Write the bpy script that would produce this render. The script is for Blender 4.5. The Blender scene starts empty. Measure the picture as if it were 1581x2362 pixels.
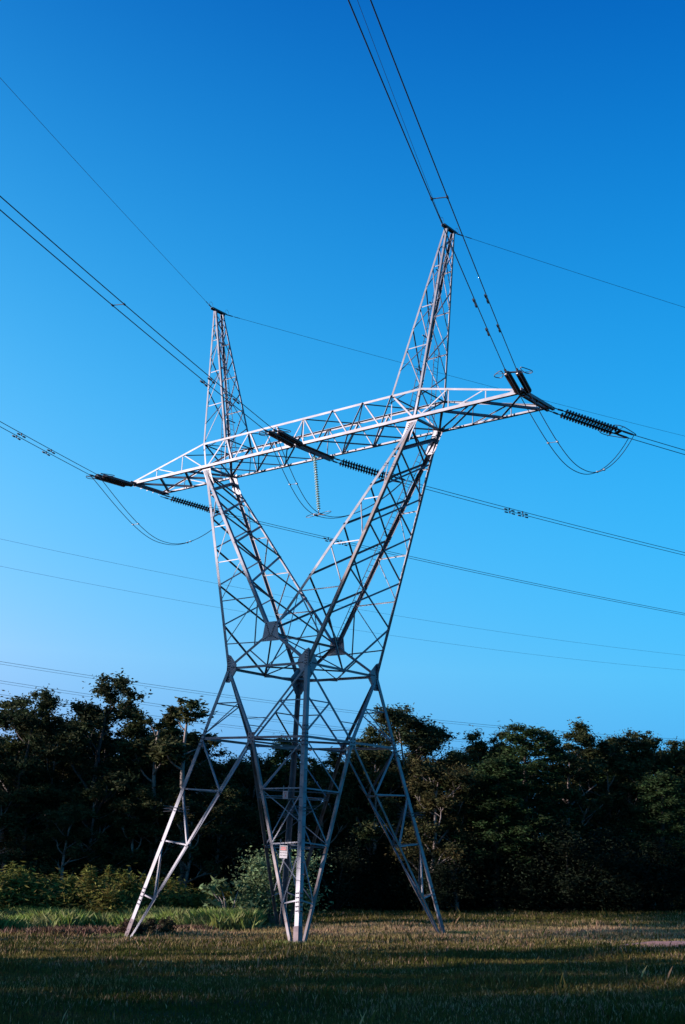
import bpy, math, random
import numpy as np
from mathutils import Vector as V, Matrix
random.seed(7); RNG=np.random.default_rng(7)
sc=bpy.context.scene; COL=sc.collection
S=2.6                                   # metres per survey unit
def U(x,y,z): return V((x*S,y*S,z*S))
# ---- survey of the pylon (units) and the camera
CX,CY,CZ=12.9233,-14.3042,1.6
YAW,PITCH,ROLL,FPX=.7067,.2717,.0462,2623.9
B1,Z1,WX,WY,Z2,CY3,Z3=1.1542,2.9399,.904,.9011,4.1155,.8463,4.6912
AX,AY,Z4,Z5,PIX,AXT=2.4611,.3552,8.0678,8.5932,1.9648,2.5678
EX,EY,PX,PY,Z6,SL=4.5528,.4113,2.824,.1123,11.5805,.2177
CAM=U(CX,CY,CZ)
fw=V((-math.sin(YAW)*math.cos(PITCH),math.cos(YAW)*math.cos(PITCH),math.sin(PITCH)))
rt0=V((math.cos(YAW),math.sin(YAW),0)); up0=rt0.cross(fw)
rt=rt0*math.cos(ROLL)+up0*math.sin(ROLL); up=up0*math.cos(ROLL)-rt0*math.sin(ROLL)
FH=V((-math.sin(YAW),math.cos(YAW),0)); RH=rt0.copy()
def ray(u,v): return (fw*FPX+rt*(u-790.5)-up*(v-1181)).normalized()
def gz(p):                               # lie of the land
    F=p[0]*FH.x+p[1]*FH.y; L=p[0]*RH.x+p[1]*RH.y
    F=70*math.tanh(F/70) if F>0 else F; L=60*math.tanh(L/60); F=max(F,-70)
    return -.2-.036*F+.045*L
def fl(Fc,L):                            # ground point: metres ahead of the viewer and to the right
    p=V((CAM.x,CAM.y,0))+FH*Fc+RH*L; p.z=gz(p); return p
def gpt(px,D):                           # ground point on the bearing of a column of the photo
    r=ray(px,1900); h=V((r.x,r.y,0)); k=D/h.dot(FH); p=V((CAM.x,CAM.y,0))+h*k; p.z=gz(p); return p
def hgt(px,py,D):                        # height above ground there
    r=ray(px,py); k=D/V((r.x,r.y,0)).dot(FH); q=CAM+r*k; return q.z-gz(q)
# ---- camera
cd=bpy.data.cameras.new('camera'); cam=bpy.data.objects.new('camera',cd); COL.objects.link(cam)
cam.matrix_world=Matrix((( rt.x,up.x,-fw.x,CAM.x),(rt.y,up.y,-fw.y,CAM.y),(rt.z,up.z,-fw.z,CAM.z),(0,0,0,1)))
cd.sensor_fit='HORIZONTAL'; cd.sensor_width=36; cd.lens=FPX/1581*36; cd.clip_end=6000; cd.clip_start=.1
sc.camera=cam
# ---- light
SUN_H=(RH*-.985+FH*-.174).normalized(); EL=math.radians(12)
sd=SUN_H*math.cos(EL)+V((0,0,math.sin(EL)))
sl=bpy.data.lights.new('sun','SUN'); so=bpy.data.objects.new('sun',sl); COL.objects.link(so)
sl.energy=5.0; sl.angle=math.radians(.53); sl.color=(1,.84,.83)
so.rotation_euler=(-sd).to_track_quat('-Z','Y').to_euler()
w=bpy.data.worlds.new('World'); sc.world=w; w.use_nodes=True; nt=w.node_tree; nt.nodes.clear()
sk=nt.nodes.new('ShaderNodeTexSky'); sk.sky_type='NISHITA'; sk.sun_disc=False; sk.sun_elevation=EL
sk.sun_rotation=math.atan2(sd.x,sd.y); sk.air_density=1.0; sk.dust_density=.1; sk.ozone_density=2.5
bg=nt.nodes.new('ShaderNodeBackground'); bg.inputs[1].default_value=.075
wo=nt.nodes.new('ShaderNodeOutputWorld'); nn=nt.nodes.new; lk=nt.links.new
def mth(op,a,b=0,clamp=None):
    m=nn('ShaderNodeMath'); m.operation=op
    for i,x in enumerate((a,b)):
        if hasattr(x,'links'): lk(x,m.inputs[i])
        else: m.inputs[i].default_value=x
    return m.outputs[0]
tcw=nn('ShaderNodeTexCoord'); dt=nn('ShaderNodeVectorMath'); dt.operation='DOT_PRODUCT'; dt.inputs[1].default_value=tuple(RH); lk(tcw.outputs['Generated'],dt.inputs[0])
sx_=mth('MINIMUM',mth('MAXIMUM',dt.outputs['Value'],-.4),.4)
sp=nn('ShaderNodeSeparateXYZ'); lk(tcw.outputs['Generated'],sp.inputs[0]); sz_=mth('MINIMUM',mth('MAXIMUM',sp.outputs[2],0.0),.65)
cx=nn('ShaderNodeCombineXYZ'); lk(sp.outputs[0],cx.inputs[0]); lk(sp.outputs[1],cx.inputs[1]); lk(mth('MAXIMUM',sp.outputs[2],.135),cx.inputs[2]); nv=nn('ShaderNodeVectorMath'); nv.operation='NORMALIZE'; lk(cx.outputs[0],nv.inputs[0]); lk(nv.outputs[0],sk.inputs[0])
sr=nn('ShaderNodeSeparateColor'); lk(sk.outputs[0],sr.inputs[0]); cc=nn('ShaderNodeCombineColor')
# clear, polarised looking evening air: deeper blue overhead and away from the sun
for i,(g,k) in enumerate(((1.3,(-.46,-2.40,2.587,-8.628)),(.8,(-.393,-.482,3.867,-5.974)),(.5,(.046,-.189,1.799,-2.787)))):
    e_=mth('ADD',mth('ADD',k[0],mth('MULTIPLY',sx_,k[1])),mth('MULTIPLY',sz_,mth('ADD',k[2],mth('MULTIPLY',sz_,k[3]))))
    v_=mth('MULTIPLY',mth('POWER',mth('MULTIPLY',sr.outputs[i],.15),g),mth('EXPONENT',e_)); lk(mth('DIVIDE',v_,.15),cc.inputs[i])
lk(cc.outputs[0],bg.inputs[0]); lk(bg.outputs[0],wo.inputs[0])
sc.view_settings.view_transform='Standard'; sc.view_settings.look='None'; sc.view_settings.exposure=1.0
# ---- materials
def mat(name,c1,c2=None,scale=3,rough=.6,metal=0,detail=6,spec=.5,rand=0,trans=0,bump=0,fac=(.4,.6),c3=None,s3=20,f3=(.55,.7),coords='Object'):
    m=bpy.data.materials.new(name); m.use_nodes=True; n=m.node_tree.nodes; L=m.node_tree.links
    b=n['Principled BSDF']; b.inputs['Roughness'].default_value=rough; b.inputs['Metallic'].default_value=metal
    b.inputs['Specular IOR Level'].default_value=spec
    tc=n.new('ShaderNodeTexCoord')
    if coords=='World':
        g=n.new('ShaderNodeNewGeometry'); co=g.outputs['Position']
    else: co=tc.outputs['Object']
    def layer(sc_,f,ca,cb):
        nz=n.new('ShaderNodeTexNoise'); nz.inputs['Scale'].default_value=sc_; nz.inputs['Detail'].default_value=detail
        L.new(co,nz.inputs['Vector']); r=n.new('ShaderNodeMapRange'); r.inputs[1].default_value=f[0]; r.inputs[2].default_value=f[1]
        L.new(nz.outputs[0],r.inputs[0]); mx=n.new('ShaderNodeMix'); mx.data_type='RGBA'
        L.new(r.outputs[0],mx.inputs[0])
        for k,c in ((6,ca),(7,cb)):
            if isinstance(c,tuple): mx.inputs[k].default_value=(*c,1)
            else: L.new(c,mx.inputs[k])
        return mx.outputs[2],nz.outputs[0]
    out,nzo=layer(scale,fac,c1,c2 or c1)
    if c3: out,_=layer(s3,f3,out,c3)
    if rand:
        g=n.new('ShaderNodeNewGeometry'); r=n.new('ShaderNodeMapRange'); r.inputs[3].default_value=1-rand; r.inputs[4].default_value=1+rand
        L.new(g.outputs['Random Per Island'],r.inputs[0]); h=n.new('ShaderNodeHueSaturation')
        L.new(r.outputs[0],h.inputs['Value']); L.new(out,h.inputs['Color'])
        r2=n.new('ShaderNodeMapRange'); r2.inputs[3].default_value=.47; r2.inputs[4].default_value=.53
        L.new(g.outputs['Random Per Island'],r2.inputs[0]); L.new(r2.outputs[0],h.inputs['Hue']); out=h.outputs[0]
    L.new(out,b.inputs['Base Color'])
    if bump:
        bp=n.new('ShaderNodeBump'); bp.inputs['Strength'].default_value=bump; bp.inputs['Distance'].default_value=.05
        L.new(nzo,bp.inputs['Height']); L.new(bp.outputs[0],b.inputs['Normal'])
    if trans:
        t=n.new('ShaderNodeBsdfTranslucent'); L.new(out,t.inputs[0]); a=n.new('ShaderNodeMixShader'); a.inputs[0].default_value=trans
        L.new(b.outputs[0],a.inputs[1]); L.new(t.outputs[0],a.inputs[2]); L.new(a.outputs[0],n['Material Output'].inputs[0])
    return m
steel=mat('galvanised_steel',(.128,.135,.16),(.085,.09,.112),1.7,.5,.15,c3=(.10,.08,.075),s3=1.1,f3=(.58,.72))
shade_brown=mat('part_shaded_steel',(.14,.125,.13),(.10,.075,.07),1.2,.6,.15,c3=(.09,.06,.05),s3=2.3,f3=(.5,.62))  # browner steel: part shade on these members put into the colour
platem=mat('gusset_steel',(.19,.195,.22),(.14,.145,.17),2.5,.5,.15)
boltm=mat('dark_bolts',(.05,.05,.06),None,5,.5,.5)
stubm=mat('coated_steel_foot',(.14,.10,.10),(.07,.05,.06),4,.7)
porc=mat('dark_porcelain',(.018,.012,.014),(.03,.018,.016),4,.22)
glassm=mat('pale_green_glass',(.50,.62,.58),(.42,.56,.51),4,.12,0,trans=.3)
fit=mat('dark_fittings',(.06,.06,.07),(.10,.10,.11),6,.5,.5)
horn=mat('grading_ring_metal',(.17,.17,.19),(.12,.12,.13),6,.45,.4)
wirem=mat('weathered_aluminium_wire',(.045,.045,.055),(.03,.03,.04),2,.5,.2)
farwire=mat('far_wire',(.04,.04,.06),(.03,.03,.05),2,.6,.1)
# ---- mesh helper
class MB:
    def __init__(s): s.v=[]; s.f=[]; s.m=[]
    def quadbox(s,P,faces,mi=0):
        k=len(s.v); s.v+=[tuple(p) for p in P]; s.f+=[tuple(k+i for i in f) for f in faces]; s.m+=[mi]*len(faces)
    def prism(s,poly,a,b,mi=0):          # cross-section offsets swept from a to b
        n=len(poly); P=[a+p for p in poly]+[b+p for p in poly]
        F=[(i,(i+1)%n,n+(i+1)%n,n+i) for i in range(n)]+[tuple(range(n-1,-1,-1)),tuple(range(n,2*n))]
        s.quadbox(P,F,mi)
    def L(s,a,b,w,f1,f2,t=None,mi=0):    # rolled steel angle, heel on the line a-b
        d=(b-a).normalized(); t=t or max(.008,w*.09)
        f1=(f1-d*f1.dot(d)).normalized(); f2=(f2-d*f2.dot(d)).normalized()
        s.prism([V((0,0,0)),f1*w,f1*w+f2*t,f1*t+f2*t,f2*w+f1*t,f2*w],a,b,mi)
    def brace(s,a,b,w,n,off=None,flip=1,out=False):  # angle lying in a face whose outward normal is n
        d=(b-a).normalized(); sd_=n.cross(d).normalized()*flip
        o=-n*(off if off is not None else .022+.03*random.random())
        h=sd_*(-w/2)+o
        if (sd_.z>0)==(abs(n.z)<.7 and not out): h=h+sd_*w; sd_=-sd_   # heel uppermost, so rain runs off
        s.L(a+h,b+h,w,sd_,n if out else -n)
    def tube(s,pts,r,k=6,closed=False,mi=0):
        n=len(pts); base=len(s.v); rr=r if hasattr(r,'__len__') else [r]*n
        prev=None
        for i,p in enumerate(pts):
            if closed: d=(pts[(i+1)%n]-pts[i-1]).normalized()
            else: d=(pts[min(i+1,n-1)]-pts[max(i-1,0)]).normalized()
            if prev is None: x=d.orthogonal().normalized()
            else: x=(prev-d*prev.dot(d)).normalized()
            prev=x; y=d.cross(x)
            for j in range(k):
                a=2*math.pi*j/k; s.v.append(tuple(p+(x*math.cos(a)+y*math.sin(a))*rr[i]))
        m=n if closed else n-1
        for i in range(m):
            for j in range(k):
                a=base+i*k+j; b=base+i*k+(j+1)%k; c=base+((i+1)%n)*k+(j+1)%k; e=base+((i+1)%n)*k+j
                s.f.append((a,b,c,e)); s.m.append(mi)
        if not closed:
            s.f.append(tuple(base+j for j in range(k-1,-1,-1))); s.f.append(tuple(base+(n-1)*k+j for j in range(k))); s.m+=[mi,mi]
    def lathe(s,o,d,prof,k=14,mi=0):     # prof: (along, radius)
        d=d.normalized(); x=d.orthogonal().normalized(); y=d.cross(x); base=len(s.v)
        for t,r in prof:
            for j in range(k):
                a=2*math.pi*j/k; s.v.append(tuple(o+d*t+(x*math.cos(a)+y*math.sin(a))*r))
        for i in range(len(prof)-1):
            for j in range(k):
                s.f.append((base+i*k+j,base+i*k+(j+1)%k,base+(i+1)*k+(j+1)%k,base+(i+1)*k+j)); s.m.append(mi)
    def plate(s,poly,n,t,bolts=(),mi=0): # flat plate with bolt heads
        n=n.normalized(); k=len(poly); P=[p for p in poly]+[p-n*t for p in poly]
        s.quadbox(P,[tuple(range(k)),tuple(range(2*k-1,k-1,-1))]+[(i,k+i,k+(i+1)%k,(i+1)%k) for i in range(k)],mi)
        for b in bolts: s.lathe(b+n*.0,n,[(0,.026),(.028,.026),(.03,.001)],6,1)
    def box(s,c,ax,ay,az,mi=0):
        P=[c+ax*i+ay*j+az*k for i in(-1,1) for j in(-1,1) for k in(-1,1)]
        s.quadbox(P,[(0,1,3,2),(4,6,7,5),(0,4,5,1),(2,3,7,6),(0,2,6,4),(1,5,7,3)],mi)
    def build(s,name,mats,parent=None,smooth=False):
        me=bpy.data.meshes.new(name); me.from_pydata(s.v,[],s.f)
        if not isinstance(mats,(list,tuple)): mats=[mats]
        for m in mats: me.materials.append(m)
        if len(mats)>1: me.polygons.foreach_set('material_index',s.m)
        if smooth: me.polygons.foreach_set('use_smooth',[True]*len(me.polygons))
        me.update(); o=bpy.data.objects.new(name,me); COL.objects.link(o)
        if parent: o.parent=parent; o.matrix_parent_inverse=parent_inv(parent)
        return o
def world(o):
    m=Matrix.LocRotScale(o.location,o.rotation_euler,o.scale)
    return (world(o.parent)@o.matrix_parent_inverse@m) if o.parent else m
def parent_inv(p): return world(p).inverted()
def tag(o,label=None,cat=None,group=None,kind=None):
    if label: o['label']=label
    if cat: o['category']=cat
    if group: o['group']=group
    if kind: o['kind']=kind
    return o
def empty(name,loc,label,cat,group=None,parent=None):
    o=bpy.data.objects.new(name,None); COL.objects.link(o); o.location=loc; o.empty_display_size=.3
    if parent: o.parent=parent; o.matrix_parent_inverse=parent_inv(parent)
    return tag(o,label,cat,group)
def copy_tree(o,parent=None):
    c=o.copy(); COL.objects.link(c)
    if parent: c.parent=parent
    for ch in [x for x in bpy.data.objects if x.parent==o]: copy_tree(ch,c)
    return c
def lp(a,b,t): return a+(b-a)*t
# =====================================================================  PYLON
tower=empty('transmission_tower',V((0,0,gz((0,0,0)))),'tall galvanised lattice pylon with V shaped arms and two pointed peaks in the field','pylon')
ZF={(-1,-1):-.1813,(1,-1):0,(1,1):.0529,(-1,1):-.1797}
NX,NY,NZ=V((1,0,0)),V((0,1,0)),V((0,0,1))
def corner(sx,sy): return U(sx*B1,sy*B1,Z1)
def waist(sx,sy): return U(sx*WX,sy*WY,Z2)
for (sx,sy),zf in ZF.items():
    h=B1+SL*(Z1-zf); foot=U(sx*h,sy*h,zf); K=corner(sx,sy); W=waist(sx,sy)
    n1=V((0,sy,0)); n2=V((sx,0,0))
    dd=(foot-K).normalized()
    leg=MB(); end=foot+dd*.5; leg.L(end,K,.195,V((-sx,0,0)),V((0,-sy,0)),.02); leg.L(K,W,.17,V((-sx,0,0)),V((0,-sy,0)),.018)
    # splice plates with bolts
    for f,(aa,bb) in ((.80,(K,foot)),(.0,(K,foot)),(.05,(K,W))):
        c=lp(aa,bb,f); e=(bb-aa).normalized()
        for nn,gg in((n1,V((-sx,0,0))),(n2,V((0,-sy,0)))):
            g=(gg-e*gg.dot(e)).normalized(); o=c+nn*.012
            leg.plate([o-e*.4+g*.02,o+e*.4+g*.02,o+e*.4+g*.17,o-e*.4+g*.17],nn,.011,[o+e*q+g*gq for q in(-.32,-.16,0,.16,.32) for gq in(.06,.13)])
    lo=leg.build('tower_leg',[steel,boltm],tower)
    st=MB(); st.L(foot+dd*.5+V((sx,sy,0))*.012,foot-dd*.75+V((sx,sy,0))*.012,.235,V((-sx,0,0)),V((0,-sy,0)),.012); st.build('leg_foot',stubm,lo)
    lev=[0,.262,.525,.79]
    Q=[]
    for n,M in((n1,U(0,sy*B1,Z1)),(n2,U(sx*B1,0,Z1))):
        o=n.cross(NZ)*0
        toM=(M-foot).normalized(); fd=foot+ (V((-sx,0,0)) if n is n1 else V((0,-sy,0)))*.30+dd*.25
        sn=(n+V((0,0,SL))).normalized()
        dg=MB(); dg.brace(fd,M,0.114,sn,.03,1 if (sx*sy>0)==(n is n1) else -1); dg.build('diagonal_brace',shade_brown if (sx,sy)!=(-1,-1) else steel,lo)
        lac=MB(); pl=[lp(K,foot,f) for f in lev]; pd=[lp(M,fd,f) for f in lev]
        for i in(1,2,3):
            lac.brace(pl[i],pd[i],0.057,sn); lac.brace(pl[i-1],pd[i],0.065,sn)
        lac.build('lacing',steel,lo); Q.append(pd)
    ih=MB()
    for i in(1,2): ih.brace(Q[0][i],Q[1][i],0.046,NZ)
    for i in(1,2): ih.brace(Q[0][i],Q[1][i+1],0.038,V((sx,sy,0)).normalized())
    ih.build('inner_lacing',steel,lo)
    # anti climbing spikes
    cg=MB(); c=lp(K,foot,.375)
    for dz in(0,.12):
        for ang in(20,75,130,165):
            a=math.radians(ang); d=V((math.cos(a),math.sin(a),.12*math.sin(3*a))); o=c+NZ*dz-V((sx,sy,0))*.1
            cg.tube([o-d*.62,o+d*.62],.012,5)
    cg.build('climbing_guard',boltm,lo)
    for i in range(24 if (sx,sy)==(1,-1) else 0):   # step bolts up the near leg
        p=lp(K,foot,.06+.028*i); g=(V((-sx,0,0)) if i%2 else V((0,-sy,0))); sb=MB()
        sb.tube([p+g*.08,p+g*.08+(n1 if i%2 else n2)*.14],.009,5); sb.build('step_bolt',boltm,lo)
# belt and body
faces=[(V((0,-1,0)),(-1,-1),(1,-1)),(V((1,0,0)),(1,-1),(1,1)),(V((0,1,0)),(1,1),(-1,1)),(V((-1,0,0)),(-1,1),(-1,-1))]
belt=MB(); wb=MB(); mids=[]; wm=[]
for n,a,b in faces:
    Ka,Kb=corner(*a),corner(*b); Wa,Wb=waist(*a),waist(*b); M=(Ka+Kb)/2; mids.append(M); wm.append((Wa+Wb)/2)
    sn=(n+V((0,0,SL))).normalized()
    belt.brace(Ka,Kb,0.099,n,.03); wb.brace(Wa,Wb,0.106,n,.02)
    bf=MB()
    for K,W in((Ka,Wa),(Kb,Wb)):
        bf.brace(M,W,0.106,sn,.03); p=lp(K,W,.5); q=lp(M,W,.5)
        bf.brace(p,q,0.053,sn); bf.brace(q,lp(K,W,.04),0.057,sn)
    bf.brace(lp(M,Wa,.27),lp(M,Wb,.27),0.038,sn)
    bf.build('body_bracing',steel,tower)
    g=MB(); ins=-n*.008; g.plate([M+ins+NZ*.22-n.cross(NZ)*.18,M+ins+NZ*.22+n.cross(NZ)*.18,M+ins-NZ*.26+n.cross(NZ)*.2,M+ins-NZ*.26-n.cross(NZ)*.2],n,.012,[M+n.cross(NZ)*x+NZ*z for x in(-.1,.1) for z in(-.15,0,.14)])
    g.build('gusset_plate',[platem,boltm],tower)
for i in range(4):
    belt.brace(mids[i],mids[(i+1)%4],0.084,NZ); wb.brace(wm[i],wm[(i+1)%4],0.061,NZ)
belt.brace(mids[0],mids[2],0.068,NZ,.12)
belt.build('belt_frame',steel,tower); wb.build('waist_frame',steel,tower)
PN,PF=U(0,-CY3,Z3),U(0,CY3,Z3)
cr=MB()
for P,sy in((PN,-1),(PF,1)):
    for sx in(-1,1):
        cr.brace(waist(sx,sy),P,0.114,V((0,sy,0)),.03); cr.brace(P,wm[3] if sx<0 else wm[1],0.057,V((sx,0,0)))
        cr.brace(lp(waist(sx,sy),P,.5),wm[0] if sy<0 else wm[2],0.046,V((0,sy,0)))
cr.brace(PN,PF,0.091,NZ); cr.build('crotch_bracing',steel,tower)
def gusset(c,n,pts,rows,name='gusset_plate'):
    g=MB(); e1=n.cross(NZ).normalized(); e2=e1.cross(n).normalized()*(1 if e1.cross(n).z>0 else -1)
    f=lambda x,z:c+n*.014+e1*x+e2*z
    bl=[]
    for (x0,z0,x1,z1,k) in rows:
        for i in range(k): bl.append(f(x0+(x1-x0)*i/(k-1),z0+(z1-z0)*i/(k-1)))
    g.plate([f(x,z) for x,z in pts],n,.014,bl); return g.build(name,[platem,boltm],tower)
for P,sy in((PN,-1),(PF,1)):
    gusset(P,V((0,sy,0)),[(-.36,.42),(.36,.42),(.44,-.1),(.52,-.42),(-.52,-.42),(-.44,-.1)],[(-.28,.36,-.03,-.2,8),(.28,.36,.03,-.2,8),(-.4,-.34,-.1,-.2,4),(.4,-.34,.1,-.2,4)])
for sx in(-1,1):
    for sy in(-1,1):
        W=waist(sx,sy)
        for n in(V((0,sy,0)),V((sx,0,0))):
            e=n.cross(NZ); t=1 if e.dot(V((-sx,-sy,0)))>0 else -1
            gusset(W,n,[(t*-.03,-.62),(t*-.03,.62),(t*.17,.55),(t*.55,.16),(t*.55,-.06),(t*.2,-.6)][::t],[(t*.05,-.5,t*.05,.5,11),(t*.14,-.5,t*.14,.45,9),(t*.28,.03,t*.56,.03,4)])
# arms
for s in(-1,1):
    arm=empty('tower_arm',U(s*WX,0,Z2),None,None,None,tower)
    node={-1:U(s*AX,-AY,Z4),1:U(s*AX,AY,Z4)}
    oc={y:(node[y],waist(s,y)) for y in(-1,1)}; ic={-1:(node[-1],PN),1:(node[1],PF)}
    def atz(ch,f):
        z=Z4*S-f*(Z4-Z2)*S; a,b=ch; return lp(a,b,(z-a.z)/(b.z-a.z))
    for y in(-1,1):
        c=MB(); a,b=oc[y]; c.L(b,a,.14,V((-s,0,0)),V((0,-y,0)),.016); c.build('outer_chord',steel if s<0 or y>0 else shade_brown,arm)
        c=MB(); a,b=ic[y]; c.L(b,a,.14,V((s,0,0)),V((0,-y,0)),.016); c.build('inner_chord',steel,arm)
        n=V((0,y,0)); m=MB(); H=[.15,.32,.50,.69]
        for i,f in enumerate(H):
            m.brace(atz(ic[y],f),atz(oc[y],f),0.046,n)
            if i: m.brace(atz(ic[y],H[i-1]),atz(oc[y],f),0.042,n)
        wp=lambda k:lp(waist(s,y),(PN if y<0 else PF),k)
        m.brace(atz(oc[y],.89),wp(.72),0.046,n); m.brace(atz(ic[y],.69),atz(oc[y],.89),0.042,n); m.brace(atz(ic[y],.69),wp(.6),0.042,n)
        m.build('face_lacing',steel,arm)
    for ch,lv,n in((oc,[.03,.127,.267,.425,.61,.80],V((s,0,.45)).normalized()),(ic,[.03,.127,.267,.425,.63,.85],V((-s,0,-.6)).normalized())):
        m=MB()
        for i in range(5):
            a0,a1=atz(ch[-1],lv[i]),atz(ch[-1],lv[i+1]); b0,b1=atz(ch[1],lv[i]),atz(ch[1],lv[i+1])
            m.brace(a0,b1,0.076,n,.02); m.brace(b0,a1,0.076,n,.065)
        if ch is oc:
            k=wm[3] if s<0 else wm[1]; m.brace(atz(ch[-1],.8),k,0.076,n); m.brace(atz(ch[1],.8),k,0.076,n)
        m.build('cross_bracing',steel,arm)
    for y in(-1,1):
        q=lambda t:-s*y*t
        gusset(node[y],V((0,y,0)),[(q(t),z) for t,z in ((-.28,.16),(.34,.16),(.46,-.3),(.76,-.95),(.27,-.95),(-.02,-.3))],[(q(.12),-.15,q(.36),-.85,10),(q(.26),-.15,q(.58),-.85,10),(-.2,.06,.2,.06,4)])
    if s>0:                               # access ladder up the far inside chord
        ld=MB(); a,b=atz(ic[1],.84),atz(ic[1],.02); a=a+V((.25,-.35,0)); b=b+V((-.1,-.4,0)); d=(b-a).normalized(); x=V((0,1,0)); 
        for q in(-.17,.17): ld.tube([a+x*q,b+x*q],.018,5)
        k=int((b-a).length/.3)
        for i in range(k): ld.tube([a+d*.3*i-x*.17,a+d*.3*i+x*.17],.011,5)
        ld.build('ladder',horn,arm)
# crossarm
bridge=empty('crossarm',U(0,0,Z4),None,None,None,tower)
TN=[0,.68,1.35,PIX,AXT]; BN=[.35,1.05,1.75,AX]
def yb(x): return AY+(max(abs(x)-AX,0)/(EX-AX))*(EY-AY)
bot=lambda x,y:U(x,y*yb(x),Z4)
def topp(x,y):
    z=Z5 if abs(x)<=AXT else Z5+(Z4+.05-Z5)*(abs(x)-AXT)/(EX-AXT); return U(x,y*yb(x),z)
for y in(-1,1):
    n=V((0,y,0))
    c=MB(); c.L(bot(-EX,y),bot(EX,y),.13,NZ,V((0,-y,0)),.014); c.build('bottom_chord',steel,bridge)
    c=MB(); c.L(topp(-AXT,y),topp(AXT,y),.10,-NZ,V((0,-y,0)),.012)
    for s in(-1,1): c.L(topp(s*AXT,y),topp(s*EX,y),.085,-NZ,V((0,-y,0)),.01)
    c.build('top_chord',steel,bridge)
    m=MB()
    for s in(-1,1):
        seq=[('t',0),('b',.35),('t',.68),('b',1.05),('t',1.35),('b',1.75),('t',PIX),('b',AX)]
        for i in range(len(seq)-1):
            P=[(topp if k=='t' else bot)(s*x,y) for k,x in seq[i:i+2]]
            dk=s>0 and i in(1,3,5); m.brace(P[0],P[1],.078 if i in(1,3,5,6) else .056,n,None if not dk else .0,1,dk)
        v1,v2=AX+.315*(EX-AX),AX+.66*(EX-AX)
        m.brace(topp(s*v1,y),bot(s*v1,y),0.049,n); m.brace(topp(s*v2,y),bot(s*v2,y),0.046,n)
        m.brace(topp(s*v1,y),bot(s*AX,y),0.053,n); m.brace(topp(s*v2,y),bot(s*v1,y),0.046,n)
        m.brace(topp(s*PIX,y),bot(s*PIX,y),0.046,n)
    m.brace(topp(0,y),bot(0,y),0.053,n)
    m.build('web_lacing',steel,bridge)
pb=MB(); pt=MB()
for s in(-1,1):
    bn=[0,.35,1.05,1.75,AX]
    for i in range(1,4): pb.brace(bot(s*bn[i],-1),bot(s*bn[i+1],1),0.053,-NZ); pb.brace(bot(s*bn[i],1),bot(s*bn[i+1],-1),0.053,-NZ)
    f=lambda k:s*(AX+k*(EX-AX))
    for a,b,w_ in((.26,.56,.10),(.6,.9,.10),(1,.56,.09),(.6,.12,.09),(.26,0,.09)): pb.brace(bot(f(a),-1),bot(f(b),1),w_,-NZ)
    pb.brace(bot(f(.95),-1),bot(f(.95),1),0.068,-NZ); 
    tb=MB()
    for q in(.955,1.0): tb.L(bot(f(q),-1)-NY*.25,bot(f(q),1)+NY*.25,.12,NZ,NX*-s,.014)
    for i in range(5): tb.brace(lp(bot(f(.955),-1),bot(f(1),1),.1+.2*i),lp(bot(f(1),-1),bot(f(1),1),.1+.2*i),.05,NZ,.02)
    tb.plate([bot(f(.88),-1)-NY*.02,bot(f(1.03),-1)-NY*.02,bot(f(1.03),-1)-NY*.02+NZ*.16,bot(f(.88),-1)-NY*.02+NZ*.16],-NY,.012)
    tb.build('tip_beam',steel,bridge)
    tn=[0,.68,1.35,PIX,AXT]
    for i in range(4):
        y=1 if i%2 else -1; pt.brace(topp(s*tn[i],y),topp(s*tn[i+1],-y),0.042,NZ)
    pt.brace(topp(s*AXT,-1),topp(s*AXT,1),0.046,NZ); pt.brace(topp(s*PIX,-1),topp(s*PIX,1),0.046,NZ)
    pb.brace(bot(s*AX,-1),bot(s*AX,1),0.091,-NZ)
    v1=s*(AX+.315*(EX-AX)); pt.brace(topp(v1,-1),topp(s*AXT,1),0.038,NZ)
for q in(-.1,.1): pb.L(bot(0,-1)-NY*.3+NX*q,bot(0,1)+NY*.3+NX*q,.14,NZ*-1,NX*(-1 if q<0 else 1),.014)
pb.build('bottom_bracing',steel,bridge); pt.build('top_bracing',steel,bridge)
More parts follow.
